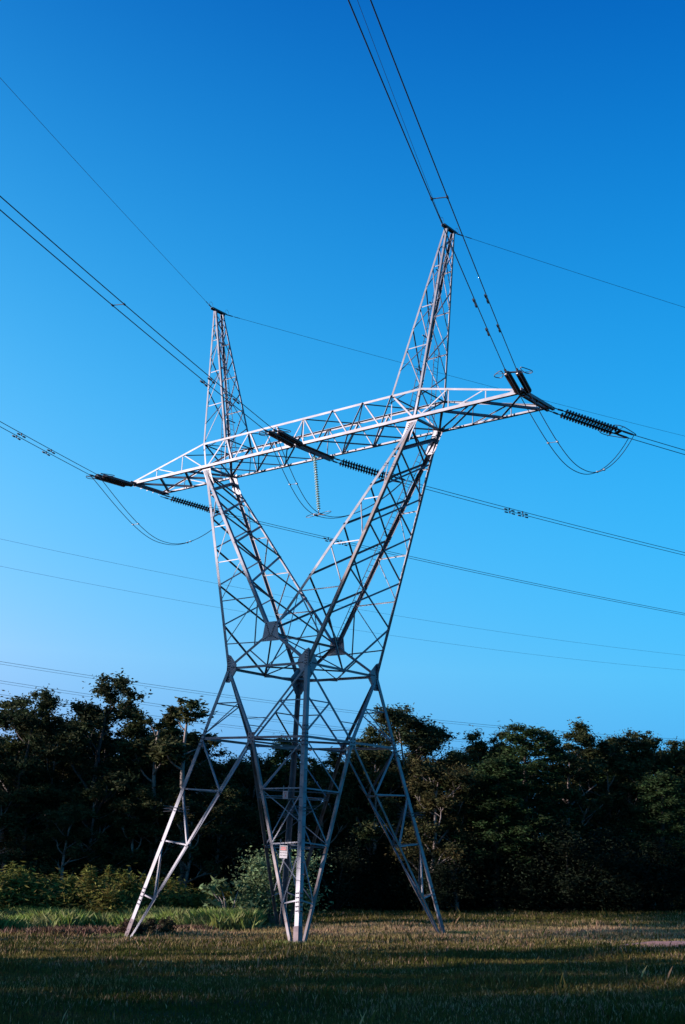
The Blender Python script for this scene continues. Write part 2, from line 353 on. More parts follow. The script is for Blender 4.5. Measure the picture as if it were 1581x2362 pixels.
# peaks
for s in(-1,1):
    pk=empty('earthwire_peak',U(s*AXT,0,Z5),None,None,None,tower)
    ap={(o,y):U(s*(PX+(.035 if o else -.035)),y*PY,Z6-.04) for o in(0,1) for y in(-1,1)}
    base={(o,y):U(s*(AXT if o else PIX),y*AY,Z5) for o in(0,1) for y in(-1,1)}
    for (o,y),a in ap.items():
        c=MB(); c.L(base[o,y],a,.095,V((-s if o else s,0,0)),V((0,-y,0)),.011)
        if o: c.L(U(s*AX,y*AY,Z4),base[o,y],.095,V((-s,0,0)),V((0,-y,0)),.011)
        c.build('peak_leg',steel,pk)
    P=lambda o,y,f:lp(ap[o,y],base[o,y],f)
    for y in(-1,1):
        n=V((0,y,0)); m=MB(); H=[.11,.235,.48,.73,1.0]
        for i,f in enumerate(H[:4]):
            if i: m.brace(P(0,y,f),P(1,y,f),0.042,n)
            m.brace(P(0,y,f),P(1,y,H[i+1]),0.038,n)
        m.build('face_lacing',steel,pk)
    for o in(0,1):
        n=V((s if o else -s,0,0)); m=MB(); X=[.03,.13,.36,.61,.86,1.0]
        for i in range(5):
            if i<4: m.brace(P(o,-1,X[i]),P(o,1,X[i+1]),0.042,n,.02); m.brace(P(o,1,X[i]),P(o,-1,X[i+1]),0.042,n,.05)
            else: m.brace(P(o,1,X[i]),P(o,-1,1.05),0.042,n)
        if o:
            a,b=(P(1,-1,1),P(1,1,1)); c_,d_=bot(s*AX,-1),bot(s*AX,1); m.brace(a,d_,0.053,n,.02); m.brace(b,c_,0.053,n,.05)
        m.build('cross_bracing',steel,pk)
    # ladders
    ld=MB(); a=lp(P(0,-1,1),P(0,1,1),.55)+V((s*.25,0,-.9)); b=lp(P(0,-1,.15),P(0,1,.15),.5)+V((s*.12,0,0)); d=(b-a).normalized(); x=V((0,1,0))
    for q in(-.15,.15): ld.tube([a+x*q,b+x*q*.8],.017,5)
    for i in range(int((b-a).length/.3)): ld.tube([a+d*.3*i-x*.15,a+d*.3*i+x*.15],.010,5)
    for f in(.3,.5,.7,.9): p=lp(a,b,f); ld.tube([p-x*.3,p+x*.3],.03,5)
    ld.build('ladder',horn,pk)
    ld=MB(); a=U(s*(AXT-.12),.12,Z4-.1); b=U(s*(AXT-.02),.1,Z5+.9); d=(b-a).normalized()
    for q in(-.16,.16): ld.tube([a+x*q,b+x*q],.017,5)
    for i in range(int((b-a).length/.3)): ld.tube([a+d*.3*i-x*.16,a+d*.3*i+x*.16],.010,5)
    ld.build('ladder',horn,pk)
    cap=MB(); c=U(s*PX,0,Z6)
    cap.L(c-NY*.52+NX*-.08,c+NY*.52+NX*-.08,.1,NX,-NZ,.012); cap.L(c-NY*.5+NX*.1,c+NY*.5+NX*.1,.08,-NX,-NZ,.01)
    cap.build('peak_cap',boltm,pk)
    for y in(-1,1):
        lo_=MB(); o=c+NY*y*.42; pts=[o+V((0,y*(.02+.28*(1-math.cos(t))/2),.26*math.sin(t)+.02)) for t in [math.pi*i/10 for i in range(11)]]
        lo_.tube(pts,.008,5); lo_.build('earth_bond_loop',fit,pk)
# =====================================================================  INSULATORS, CONDUCTORS
PHI=.42
def hdir(s,phi): return V((math.sin(phi),s*math.cos(phi),0))
DISC=[(0,.045),(.03,.06),(.045,.122),(.062,.127),(.072,.09),(.085,.05),(.10,.03)]
def disc_string(m,a,b,n,r=1.0):
    d=(b-a); L_=d.length; d.normalize(); p=L_/n; k=min(p/.13,1.5)
    for i in range(n): m.lathe(a+d*(p*i),d,[(t*k,q*r) for t,q in DISC]+[(p,.028)],12)
def assembly(tip,s,phi,slope,t0,t1,t2,n,label):
    h=hdir(s,phi); d=(h-NZ*slope).normalized(); lat=V((-h.y,h.x,0)); kk=1/math.cos(math.atan(slope))
    e=empty('tension_insulator',tip,label,'insulator','tension insulator sets of the pylon')
    P=lambda t,q:tip+d*(t*S*kk)+lat*q
    for q in(-.21,.21):
        m=MB(); disc_string(m,P(t0,q),P(t1,q),n); m.build('disc_string',porc,e,True)
        m=MB(); m.tube([P(-.02,q*.9),P(t0,q)],.022,6); m.tube([P(t0*.35,q*.9),P(t0*.75,q)],.04,6); m.build('link',fit,e)
        m=MB(); m.tube([P(t1,q),P(t2,q)],.03,8); m.tube([P(t1+.35*(t2-t1),q),P(t1+.9*(t2-t1),q)],.045,8); m.build('dead_end_clamp',fit,e)
        g=1 if q>0 else -1; r0,r1=t1-.12,t2+.0; o=.13
        pts=[(r0,.22),(r0-.04,.36),(r0+.03,.50),(r0+.12,.52),(r1-.03,.24),(r1,.17),(r1-.03,.12),(t1+.06,.13)]
        m=MB(); R_=[P(t,q+g*z*.95) +NZ*(.05 if g>0 else -.05) for t,z in pts]
        # round the corners of the racket
        Q=[]
        for i in range(len(R_)):
            a,b,c=R_[i-1],R_[i],R_[(i+1)%len(R_)]
            for t in(.25,.5,.75): Q.append(lp(lp(lp(a,b,.5),b,t),lp(b,lp(b,c,.5),t),t))
        m.tube(Q,.017,6,True); m.tube([P(t1+.02,q),P(t1+.02,q+g*.45)],.012,5); m.build('arcing_racket',horn,e)
    m=MB(); y=[P(t1+.03,-.24),P(t1+.03,.24),P(t1+.09,.2),P(t1+.09,-.2)]; n_=d.cross(lat).normalized(); m.plate([p+n_*.015 for p in y],n_,.03); m.build('yoke_plate',fit,e)
    return [P(t2,-.20),P(t2,.20)],h,lat
def solve(P0,h,u,v):                     # point of the vertical plane through P0 seen on that bearing
    r=ray(u,v); nrm=h.cross(NZ); k=(P0-CAM).dot(nrm)/r.dot(nrm); q=CAM+r*k; return (q-P0).dot(h),q.z-P0.z
def wire_pts(P0,h,t,z,b,L_):
    a=(z-b*t*t)/t; n=70
    return [P0+h*(L_*(i/n)**1.3)+NZ*(a*(L_*(i/n)**1.3)+b*(L_*(i/n)**1.3)**2) for i in range(n+1)]
def damper(m,p,d,k=1.0):
    m.tube([p+NZ*-.09-d*.26*k,p+NZ*-.09+d*.26*k],.008,5)
    for q in(-1,1): m.tube([p-NZ*.09+d*(q*.30),p-NZ*.09+d*(q*.13)],.036,7)
    m.box(p-NZ*.04,d*.03,d.cross(NZ).normalized()*.02,NZ*.06)
def pos(pts,t):
    acc=0
    for a,b in zip(pts,pts[1:]):
        l=(b-a).length
        if acc+l>=t: return lp(a,b,(t-acc)/l),(b-a).normalized()
        acc+=l
    return pts[-1],(pts[-1]-pts[-2]).normalized()
ENDS={}
names={1:'right hand end',0:'middle',-1:'left hand end'}
obsN={1:(830,0),0:(0,468),-1:(0,978)}; obsF={1:(1581,1043.6),0:(1581,1278),-1:(1581,1417)}
spc={('n',1):[13.2],('n',0):[13.9],('n',-1):[]}
for sx in(1,0,-1):
    for s,key in((-1,'n'),(1,'f')):
        tip=U(sx*EX,s*(EY+(0.0 if sx else .02)),Z4-.02)
        side='towards the viewer' if s<0 else 'away from the viewer'
        if s<0: ends,h,lat=assembly(tip,s,.4219,.1636,.13,1.30,1.55,19,f'twin dark insulator strings at the {names[sx]} of the crossarm, {side}')
        else: ends,h,lat=assembly(tip,s,.55,.16,.20,1.12,1.42,18,f'twin dark insulator strings at the {names[sx]} of the crossarm, {side}')
        ENDS[sx,s]=ends
        e=empty('conductor_bundle',(ends[0]+ends[1])/2,f'pair of power conductors leaving the {names[sx]} of the crossarm {side}','power line','conductor pairs of the pylon')
        hh=hdir(s,PHI); c=(ends[0]+ends[1])/2; t,z=solve(c,hh,*(obsN if s<0 else obsF)[sx])
        b=.0007; pts=wire_pts(c,hh,t,z,b,75 if s<0 else 190); l2=V((-hh.y,hh.x,0))
        for q in(0,1):
            off=(ends[q]-c); o2=l2*(off.length if q else -off.length)
            W=[p+lp(off,o2,min(i/6,1)) for i,p in enumerate(pts)]
            m=MB(); m.tube(W,.0155,6); wo_=m.build('wire',wirem,e,True)
            for td in((4.1,6.6) if s<0 else (6.0,6.8)):
                m=MB(); p,d=pos(W,td+.25*q); damper(m,p,d); m.build('vibration_damper',boltm,wo_)
        for ts in spc.get((key,sx),[]) if s<0 else []:
            p,d=pos(pts,ts); m=MB(); m.tube([p-l2*.2,p+l2*.2],.014,6)
            for q in(-1,1): m.tube([p+l2*.2*q-d*.06,p+l2*.2*q+d*.06],.03,6)
            m.build('spacer',fit,e)
# jumpers
for sx in(1,0,-1):
    e=empty('jumper_loop',U(sx*EX,0,Z4-.9),f'pair of slack jumper wires looping below the {names[sx]} of the crossarm','jumper wires','jumper loops of the pylon')
    N_,F_=ENDS[sx,-1],ENDS[sx,1]; D={1:.99,0:.94,-1:.94}[sx]*S; mid=[]
    JC=(sum(N_,V())+sum(F_,V()))/4-U(sx*EX,0,Z4)+V((-.42,0,0)); JC.z=0; JC=JC*(1 if sx==0 else .0)
    for q in(0,1):
        a,b=N_[1-q] if 1 else N_[q],F_[q]
        pts=[]
        for i in range(41):
            u=i/40; v=u**1.12; g=u+.04*math.sin(2*math.pi*u); p=lp(a,b,g); p=p-NZ*D*(1-abs(2*v-1)**2.3)-JC*math.sin(math.pi*u); pts.append(p)
        m=MB(); m.tube(pts,.0155,6); m.build('wire',wirem,e,True); mid.append(pts)
    for k in((11,30) if sx else (9,)):
        m=MB(); m.tube([mid[0][k],mid[1][k]],.012,5)
        for q in(0,1): m.box(mid[q][k],NX*.03,NY*.04,NZ*.03)
        m.build('spacer',fit,e)
    if sx==0: midpt=(mid[0][20]+mid[1][20])/2; MIDW=(mid[0],mid[1])
top=U(0,0,Z4)-NZ*.12; e=empty('suspension_insulator',top,'pale green glass insulator string hanging from the middle of the crossarm, holding the jumper','insulator')
m=MB(); botp=midpt+NZ*.22; a0=top-NZ*.15; disc_string(m,a0,botp,22,.74); m.build('glass_disc_string',glassm,e,True)
m=MB(); m.tube([top+NZ*.1,a0],.02,6); m.box(top+NZ*.1,NX*.05,NY*.12,NZ*.05); m.build('hanger',fit,e)
m=MB(); m.tube([botp,midpt+NZ*.05],.022,6); m.tube([MIDW[0][20],MIDW[1][20]],.03,6)
for q in(0,1): p=MIDW[q][20]; m.tube([p-NY*.14,p+NY*.14],.04,6)
m.build('suspension_clamp',fit,e)
for q in(-1,1):
    c=midpt+V((q*.42,0,.02)); m=MB(); m.tube([c+V((.30*math.cos(t)*1,.16*math.sin(t),.12*math.sin(t))) for t in[2*math.pi*i/18 for i in range(18)]],.014,6,True); m.build('arcing_ring',fit,e)
# earth wires
for sx,tn_,tf in((1,(825,0),(1581,709)),(-1,(0,178.5),(1581,1006))):
    nm='right' if sx>0 else 'left'
    for s,tg in((-1,tn_),(1,tf)):
        P0=U(sx*PX,s*(PY+.1),Z6); h=hdir(s,PHI if s<0 else .5); t,z=solve(P0,h,*tg); pts=wire_pts(P0,h,t,z,.0005,75 if s<0 else 190)
        m=MB(); m.tube(pts,.0085,5); o=m.build('earth_wire',wirem,None,True)
        tag(o,f'thin earth wire running from the {nm} peak of the pylon '+('overhead past the viewer' if s<0 else 'away over the forest'),'earth wire','earth wires of the pylon')
        m=MB(); d=(pts[1]-pts[0]).normalized(); m.tube([pts[0],pts[0]+d*.35],.028,6); m.tube([pts[0]+d*.45,pts[0]+d*.75],.018,6); m.build('end_clamp',fit,o)
# the other power line in the distance
BASE=V((CAM.x,CAM.y,0))+FH*118; hb=hdir(1,PHI)
def far_line(p1,p2,r,label,q=0,sag=.0006):
    B_=BASE+V((-hb.y,hb.x,0))*q
    def sol(u,v):
        rr=ray(u,v); nrm=hb.cross(NZ); k=(B_-CAM).dot(nrm)/rr.dot(nrm); x=CAM+rr*k; return (x-B_).dot(hb),x.z
    (t1,z1),(t2,z2)=sol(*p1),sol(*p2); pts=[]
    a=(z2-z1)/(t2-t1)-sag*(t1+t2); c=z1-a*t1-sag*t1*t1
    for i in range(61):
        t=-60+230*i/60; pts.append(B_+hb*t+NZ*(a*t+sag*t*t+c-B_.z))
    m=MB(); m.tube(pts,r,4); return pts,m
for nm,p1,p2,q in(('upper',(0,1243),(1581,1512),0),('lower',(0,1306),(1581,1546),6)):
    pts,m=far_line(p1,p2,.013,'',q); o=m.build('far_earth_wire',farwire); tag(o,f'hair thin distant wire crossing behind the pylon, the {nm} of the two','overhead wire','wires of the distant power line')
for nm,p1,p2,q in(('uppermost',(0,1526),(868,1646),-2),('middle',(11,1572),(861,1686),2),('lowest',(34,1607),(589,1680),6)):
    pts,m=far_line(p1,p2,.02,'',q); e=empty('far_conductor_pair',pts[20],f'distant pair of power wires behind the pylon above the left trees, the {nm} of three','overhead wire','wires of the distant power line')
    m.build('wire',farwire,e)
    m=MB(); m.tube([p-NZ*.22 for p in pts],.016,4); m.build('wire',farwire,e)
# =====================================================================  SIGNS
def text(s_,size,loc,R3,m,parent,name,ext=.003):
    cu=bpy.data.curves.new(name,'FONT'); cu.body=s_; cu.size=size; cu.align_x='CENTER'; cu.align_y='CENTER'; cu.extrude=ext
    o=bpy.data.objects.new('tmp',cu); COL.objects.link(o); bpy.context.view_layer.update()
    me=bpy.data.meshes.new_from_object(o); bpy.data.objects.remove(o); me.materials.clear(); me.materials.append(m)
    t=bpy.data.objects.new(name,me); COL.objects.link(t)
    t.parent=parent; t.matrix_parent_inverse=parent_inv(parent)
    M=R3.to_4x4(); M.translation=loc; t.matrix_basis=M; return t
white=mat('sign_white',(.22,.22,.24),(.18,.18,.2),8,.45); black=mat('sign_black',(.03,.03,.035),None,5,.5); red=mat('sign_red',(.35,.025,.03),None,5,.5)
K=corner(1,-1); h=B1+SL*Z1; foot=U(h,-h,0); M=U(0,-B1,Z1); fd=foot+V((-.3,0,0))
def sign_at(f,k,w_,hh_,drop,label):
    c=lp(lp(K,foot,f),lp(M,fd,f),k)+V((0,-.10,-drop)); x=V((1,0,0)); n=V((0,-1,0.0)).normalized(); y=NZ
    e=empty('warning_sign',c,label,'sign')
    R3=Matrix((x,y,n)).transposed()
    m=MB(); m.box(c,x*w_/2,y*hh_/2,n*.004); m.build('sign_panel',white,e)
    m=MB()
    for q in(-1,1): m.tube([c+x*q*w_*.46+y*hh_*.4-n*.012,c+x*q*w_*.46+y*(drop+.06)-n*.012],.014,5)
    m.build('hanger',horn,e); return e,c,x,y,n,R3
e,c,x,y,n,R3=sign_at(.525,.50,.40,.46,.40,'hanging rectangular white danger sign with black and red heading, lower on the near leg')
m=MB(); m.box(c+y*.115+n*.006,x*.175,y*.088,n*.002); m.build('heading_panel',black,e)
m=MB(); pts=[c+y*.115+n*.011+x*.15*math.copysign(abs(math.cos(t))**.6,math.cos(t))+y*.058*math.copysign(abs(math.sin(t))**.8,math.sin(t)) for t in[2*math.pi*i/28 for i in range(28)]]; m.plate(pts,n,.003); m.build('red_oval',red,e)
text('DANGER',.075,c+y*.115+n*.014,R3,white,e,'heading_text',.001)
text('HIGH VOLTAGE',.055,c-y*.04+n*.007,R3,black,e,'sign_text',.001); text('KEEP AWAY',.062,c-y*.135+n*.007,R3,black,e,'sign_text',.001)
e,c,x,y,n,R3=sign_at(.262,.36,.27,.30,.30,'small square white warning plate with a red bolt symbol, higher on the near leg')
m=MB(); q=[(.015,.02),(-.04,-.05),(-.008,-.046),(-.03,-.12),(.045,-.03),(.01,-.034),(.045,.02)]; m.plate([c+x*a+y*b+n*.007 for a,b in q][::-1],n,.003); m.build('bolt_symbol',red,e)
m=MB(); m.box(c+y*.09+n*.006,x*.09,y*.025,n*.002); m.build('heading_panel',horn,e)
# =====================================================================  GROUND
gmat=mat('field_soil_and_turf',(.030,.040,.008),(.045,.045,.012),.12,1.0,spec=.02,c3=(.05,.036,.022),s3=.55,f3=(.48,.62),bump=.3,coords='World')
def grid(name,Fs,Ls,m,zoff=0,mid=None):
    v=[];f=[]
    for F in Fs:
        for L_ in Ls:
            p=V((CAM.x,CAM.y,0))+FH*F+RH*L_; z=gz(p)+zoff
            if abs(F)<130 and abs(L_)<90: z+=.05*math.sin(F*.9+L_*.13)*math.sin(L_*.31+F*.21)
            v.append((p.x,p.y,z))
    nL=len(Ls)
    for i in range(len(Fs)-1):
        for j in range(nL-1): a=i*nL+j; f.append((a,a+1,a+nL+1,a+nL))
    me=bpy.data.meshes.new(name); me.from_pydata(v,[],f); me.materials.append(m); me.polygons.foreach_set('use_smooth',[True]*len(f))
    o=bpy.data.objects.new(name,me); COL.objects.link(o); return o
Fs=[-1500,-700,-300,-150]+[x for x in np.arange(-90,130,1.5)]+[150,200,300,600,1200,2500]
Ls=[-2000,-900,-400,-200,-130]+[x for x in np.arange(-90,91,2.0)]+[130,200,400,900,2000]
_n=gmat.node_tree.nodes; _l=gmat.node_tree.links; _b=_n['Principled BSDF']; _src=_b.inputs['Base Color'].links[0].from_socket
def _m(op,a,b):
    q=_n.new('ShaderNodeMath'); q.operation=op
    for i_,x_ in enumerate((a,b)):
        if hasattr(x_,'links'): _l.new(x_,q.inputs[i_])
        else: q.inputs[i_].default_value=x_
    return q.outputs[0]
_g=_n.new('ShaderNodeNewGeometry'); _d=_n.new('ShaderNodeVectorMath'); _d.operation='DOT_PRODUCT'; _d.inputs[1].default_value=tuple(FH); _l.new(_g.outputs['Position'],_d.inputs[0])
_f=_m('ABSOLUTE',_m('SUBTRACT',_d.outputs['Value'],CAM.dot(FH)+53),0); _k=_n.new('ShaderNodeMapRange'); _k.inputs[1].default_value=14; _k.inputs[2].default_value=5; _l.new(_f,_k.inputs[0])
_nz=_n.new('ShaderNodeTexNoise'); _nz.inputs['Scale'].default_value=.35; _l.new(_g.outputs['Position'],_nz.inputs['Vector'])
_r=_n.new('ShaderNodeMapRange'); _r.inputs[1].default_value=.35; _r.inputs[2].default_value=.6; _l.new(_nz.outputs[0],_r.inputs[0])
_x=_n.new('ShaderNodeMix'); _x.data_type='RGBA'; _l.new(_m('MULTIPLY',_k.outputs[0],_r.outputs[0]),_x.inputs[0]); _l.new(_src,_x.inputs[6]); _x.inputs[7].default_value=(.26,.175,.105,1); _l.new(_x.outputs[2],_b.inputs['Base Color'])  # paler dry tone across the sunlit band, light painted into the ground
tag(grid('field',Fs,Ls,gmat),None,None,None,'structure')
soil=mat('bare_reddish_soil',(.30,.16,.13),(.20,.10,.08),3,.95,bump=.4)
_c=fl(43,13.2); dm=MB(); _ring=[]
for k_ in range(28):
    a_=2*math.pi*k_/28; r_=1+.22*math.sin(3*a_+1)+.12*math.sin(7*a_); p_=_c+RH*(2.6*r_*math.cos(a_))+FH*(1.0*r_*math.sin(a_)); p_.z=gz(p_)+.02; _ring.append(p_)
_t=[lp(p_,_c,.45)+V((0,0,.10+.05*math.sin(i_*1.7))) for i_,p_ in enumerate(_ring)]; _cc=_c+V((0,0,.14))
dm.v=[tuple(p_) for p_ in _ring+_t+[_cc]]; dm.f=[(i_,(i_+1)%28,28+(i_+1)%28,28+i_) for i_ in range(28)]+[(28+i_,28+(i_+1)%28,56) for i_ in range(28)]; dm.m=[0]*56
tag(dm.build('dirt_patch',soil,None,True),None,None,None,'structure')
def blades(name,F,L_,H,W_,m,lean=.35,zo=0,label=None,cat='grass'):
    n=len(F); px=CAM.x+FH.x*F+RH.x*L_; py=CAM.y+FH.y*F+RH.y*L_
    Fp=px*FH.x+py*FH.y; Lp=px*RH.x+py*RH.y
    Fc=np.where(Fp>0,70*np.tanh(Fp/70),Fp); z=-.2-.036*Fc+.045*60*np.tanh(Lp/60)+.05*np.sin(F*.9+L_*.13)*np.sin(L_*.31+F*.21)-.02
    a=RNG.uniform(0,2*np.pi,n); dx,dy=np.cos(a)*W_,np.sin(a)*W_; b=RNG.uniform(0,2*np.pi,n); l=RNG.uniform(0,lean,n)*H
    v=np.empty((n,4,3)); v[:,0]=np.stack([px-dx,py-dy,z],1); v[:,1]=np.stack([px+dx,py+dy,z],1)
    v[:,2]=np.stack([px+dx*.7+np.cos(b)*l*.4,py+dy*.7+np.sin(b)*l*.4,z+H*.6],1); v[:,3]=np.stack([px+np.cos(b)*l,py+np.sin(b)*l,z+H],1)
    i=np.arange(n)*4; f=np.stack([i,i+1,i+2,i+3],1).ravel()
    me=bpy.data.meshes.new(name); me.vertices.add(n*4); me.vertices.foreach_set('co',v.ravel()); me.loops.add(n*4); me.loops.foreach_set('vertex_index',f)
    me.polygons.add(n); me.polygons.foreach_set('loop_start',i); me.polygons.foreach_set('loop_total',np.full(n,4)); me.update(calc_edges=True)
    me.materials.append(m); o=bpy.data.objects.new(name,me); COL.objects.link(o); return tag(o,label,cat,None,'stuff')
def patchy(F,L_): return (np.sin(F*.8+L_*.23)+np.sin(L_*.5-F*.33+1.3)+np.sin(F*1.7-L_*.9))/3
n=380000; F=17*(84/17)**RNG.random(n); L_=(RNG.random(n)-.5)*2*(.34*F+1.5); P_=patchy(F,L_)
H=(.045+.055*RNG.random(n)+.02*P_)*(1+.022*F)
H*=np.clip(1.0+.3*(np.sin(F*.37+L_*.51+1)*np.sin(L_*.77-F*.29)+np.sin(L_*1.9+F*1.3)*.5),.7,1.5)
H=np.where(RNG.random(n)<.004,H*2.2,H)
fg=mat('green_field_grass',(.048,.055,.010),(.085,.07,.018),.16,.9,spec=.12,rand=.35,trans=.3,fac=(.42,.6),c3=(.11,.08,.035),s3=1.1,f3=(.56,.7),coords='World')
dg=mat('dry_and_sunlit_grass',(.36,.235,.14),(.26,.19,.085),.3,.9,spec=.12,rand=.35,trans=.5,coords='World')
ZD=np.clip(1-np.abs(F-53+L_*.1)/11,0,1)*(.55+.45*np.clip((L_+14)/12,0,1)); DRY_LIT=RNG.random(n)<.12+.75*ZD+.15*P_  # dry share raised in the sunlit band, its brightness put into blade colour
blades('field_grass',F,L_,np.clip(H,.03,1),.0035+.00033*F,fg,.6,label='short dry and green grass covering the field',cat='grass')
_o=bpy.data.objects['field_grass']; _o.data.materials.append(dg); _o.data.polygons.foreach_set('material_index',DRY_LIT.astype(np.int32))
tg=mat('lush_tall_grass',(.16,.22,.035),(.19,.20,.06),.8,.7,rand=.35,trans=.4,coords='World')
n=110000; F=RNG.uniform(52.5,60.5,n); ang=RNG.uniform(-.34,-.055,n); L_=F*ang
k=F<(55.0+1.2*np.sin(ang*26)+.4*np.sin(ang*90)+(ang>-.2)*.5+RNG.normal(size=n)*.45); F=F[~k]; L_=L_[~k]; n=len(F)
blades('tall_green_grass',F,L_,.32+.5*RNG.random(n)**1.5+.14*np.sin(L_*.9+F)+.1*np.sin(L_*2.3-F*2),.014*np.ones(n),tg,.9,label='tall bright green grass in front of the bushes on the left',cat='grass')
bk=mat('dead_bracken',(.13,.065,.035),(.08,.042,.022),1.5,.8,rand=.4,trans=.2,coords='World')
def clump(cF,cL,sF,sL,n,h,name,m,label,cat):
    F=cF+sF*RNG.normal(size=n); L_=cL+sL*RNG.normal(size=n); return blades(name,F,L_,h*(.5+RNG.random(n)),.03*np.ones(n),m,1.0,label=label,cat=cat)
# =====================================================================  TREES
def leafmat(name,a,b,tr=.25,rnd=.45): return mat(name,a,b,.5,.8,0,3,.12,rand=rnd,trans=tr,fac=(.4,.6),c3=None)
lm_dark=leafmat('dark_gum_leaves',(.022,.036,.014),(.034,.040,.016)); lm_olive=leafmat('olive_gum_leaves',(.038,.052,.018),(.055,.055,.02))
lm_pine=leafmat('pine_needles',(.020,.038,.012),(.028,.05,.015)); lm_brown=leafmat('bronze_gum_leaves',(.06,.05,.018),(.04,.045,.016))
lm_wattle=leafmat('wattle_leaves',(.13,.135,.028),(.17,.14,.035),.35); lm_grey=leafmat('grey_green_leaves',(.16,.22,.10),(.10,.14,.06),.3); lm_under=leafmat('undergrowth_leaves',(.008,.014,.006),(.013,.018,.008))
bark_pale=mat('pale_gum_bark',(.20,.17,.15),(.10,.08,.07),1.5,.8,c3=(.14,.11,.10),s3=4,f3=(.55,.68)); bark_dark=mat('dark_bark',(.03,.024,.02),(.05,.038,.03),3,.9)
def leaves(name,C,R,cnt,size,m,parent,flat=.6,long=2.6,up_=.25,droop=0):
    C=np.array(C); R=np.array(R); tot=len(C)
    idx=RNG.choice(tot,cnt,p=(R**1.4)/(R**1.4).sum()); d=RNG.normal(size=(cnt,3)); d/=np.linalg.norm(d,axis=1)[:,None]
    rad=np.minimum(np.abs(RNG.normal(size=cnt))*.62,1.7); p=C[idx]+d*(R[idx]*rad)[:,None]*np.array([1,1,flat])
    a=RNG.normal(size=(cnt,3)); a[:,2]=a[:,2]*.6-droop; a/=np.linalg.norm(a,axis=1)[:,None]
    b=np.cross(a,RNG.normal(size=(cnt,3))); b/=np.linalg.norm(b,axis=1)[:,None]
    s=size*(.6+.8*RNG.random(cnt))[:,None]; a=a*s*long*.5; b=b*s*.5
    v=np.stack([p-a,p+b,p+a,p-b],1); i=np.arange(cnt)*4
    me=bpy.data.meshes.new(name); me.vertices.add(cnt*4); me.vertices.foreach_set('co',v.ravel()); me.loops.add(cnt*4); me.loops.foreach_set('vertex_index',np.arange(cnt*4))
    me.polygons.add(cnt); me.polygons.foreach_set('loop_start',i); me.polygons.foreach_set('loop_total',np.full(cnt,4)); me.update(calc_edges=True)
    me.materials.append(m); o=bpy.data.objects.new(name,me); COL.objects.link(o); o.parent=parent; return o
PROTO_LOC=V((0,0,0))
def gum(seed,H,spread,lm,bm,cnt=9000,low=.35,lean=.05,nb=9,size=.105,clr=.95,flat=.78,multi=1):
    rnd=random.Random(seed); root=empty('gum_tree',V((0,0,0)),'x','tree'); tb=MB(); C=[];R=[]
    def branch(p,d,l,r,dep):
        pts=[p];q=p.copy();dd=d.copy(); n=5
        for i in range(n):
            dd=(dd+V((rnd.gauss(0,.16),rnd.gauss(0,.16),rnd.gauss(.06,.10)))).normalized(); q=q+dd*(l/n); pts.append(q.copy())
        tb.tube(pts,[r*(1-.6*i/n) for i in range(n+1)],5 if dep else 7)
        if dep>=2 or l<H*.09:
            C.append(tuple(q)); R.append(rnd.uniform(.45,1.25)*clr*H/16); 
            for j_ in range(2): C.append(tuple(lp(pts[2],q,rnd.random())+V((rnd.gauss(0,.5),rnd.gauss(0,.5),rnd.uniform(-.2,.5)))*(H/16))); R.append(rnd.uniform(.3,.8)*clr*H/16)
            return
        for k in range(rnd.randint(3,5)):
            t=rnd.uniform(.5,1.0); i=min(int(t*n),n); nd=(dd*.8+V((rnd.gauss(0,.65),rnd.gauss(0,.65),rnd.uniform(.0,.5)))).normalized()
            branch(pts[i],nd,l*rnd.uniform(.5,.75),r*(1-.6*i/n)*.62,dep+1)
    for mlt in range(multi):
        a0=rnd.uniform(0,6.28); base=V((0,0,-.4)) if multi==1 else V((math.cos(a0)*.3,math.sin(a0)*.3,-.4))
        top=V((rnd.gauss(0,lean*H)+(math.cos(a0)*H*.1 if multi>1 else 0),rnd.gauss(0,lean*H)+(math.sin(a0)*H*.1 if multi>1 else 0),H*.9)); pts=[]
        for i in range(11):
            t=i/10; pts.append(lp(base,top,t)+V((math.sin(t*5+seed),math.cos(t*4+seed),0))*H*.015*math.sin(math.pi*t))
        r0=H*.017*(1 if multi==1 else .7); tb.tube(pts,[r0*(1-.8*i/10) for i in range(11)],8)
        for k in range(nb):
            t=low+(1-low)*(k+rnd.random()*.8)/nb; i=min(int(t*10),9); p=lp(pts[i],pts[i+1],t*10-i) if t<1 else pts[-1]
            a=k*2.4+rnd.random(); d=V((math.cos(a),math.sin(a),rnd.uniform(.35,1.1))).normalized()
            branch(p,d,spread*H*rnd.uniform(.55,1.05)*(1.15-.6*t),r0*(1-.8*t)*.7,1)
        
        for j_ in range(6): C.append(tuple(top+V((rnd.gauss(0,.035),rnd.gauss(0,.035),rnd.uniform(-.06,.03)))*H)); R.append(rnd.uniform(.02,.04)*H)
    o=tb.build('trunk',bm,root,True); leaves('crown',C,R,cnt,size,lm,root,flat)
    root['h']=max(c[2]+r*flat for c,r in zip(C,R)); return root
def pine(seed,H,lm,cnt=24000):
    rnd=random.Random(seed); root=empty('pine_tree',V((0,0,0)),'x','tree'); tb=MB(); C=[];R=[]
    tb.tube([V((0,0,-.4)),V((.1,0,H*.5)),V((0,.1,H*.97))],[H*.018,H*.012,.02],7)
    for k in range(46):
        t=.3+.68*k/46; a=k*2.4; l=H*.24*(1.1-t)**.7*rnd.uniform(.7,1.15); p=V((0,0,H*t)); d=V((math.cos(a),math.sin(a),.25)); q=p+d*l
        tb.tube([p,q],[.05,.015],4)
        for u in(.45,.75,1): c=lp(p,q,u); C.append(tuple(c)); R.append(rnd.uniform(.45,.8)*H/14)
    tb.build('trunk',bark_dark,root,True); leaves('crown',C,R,cnt,.08,lm,root,.7,3.2); root['h']=H; return root
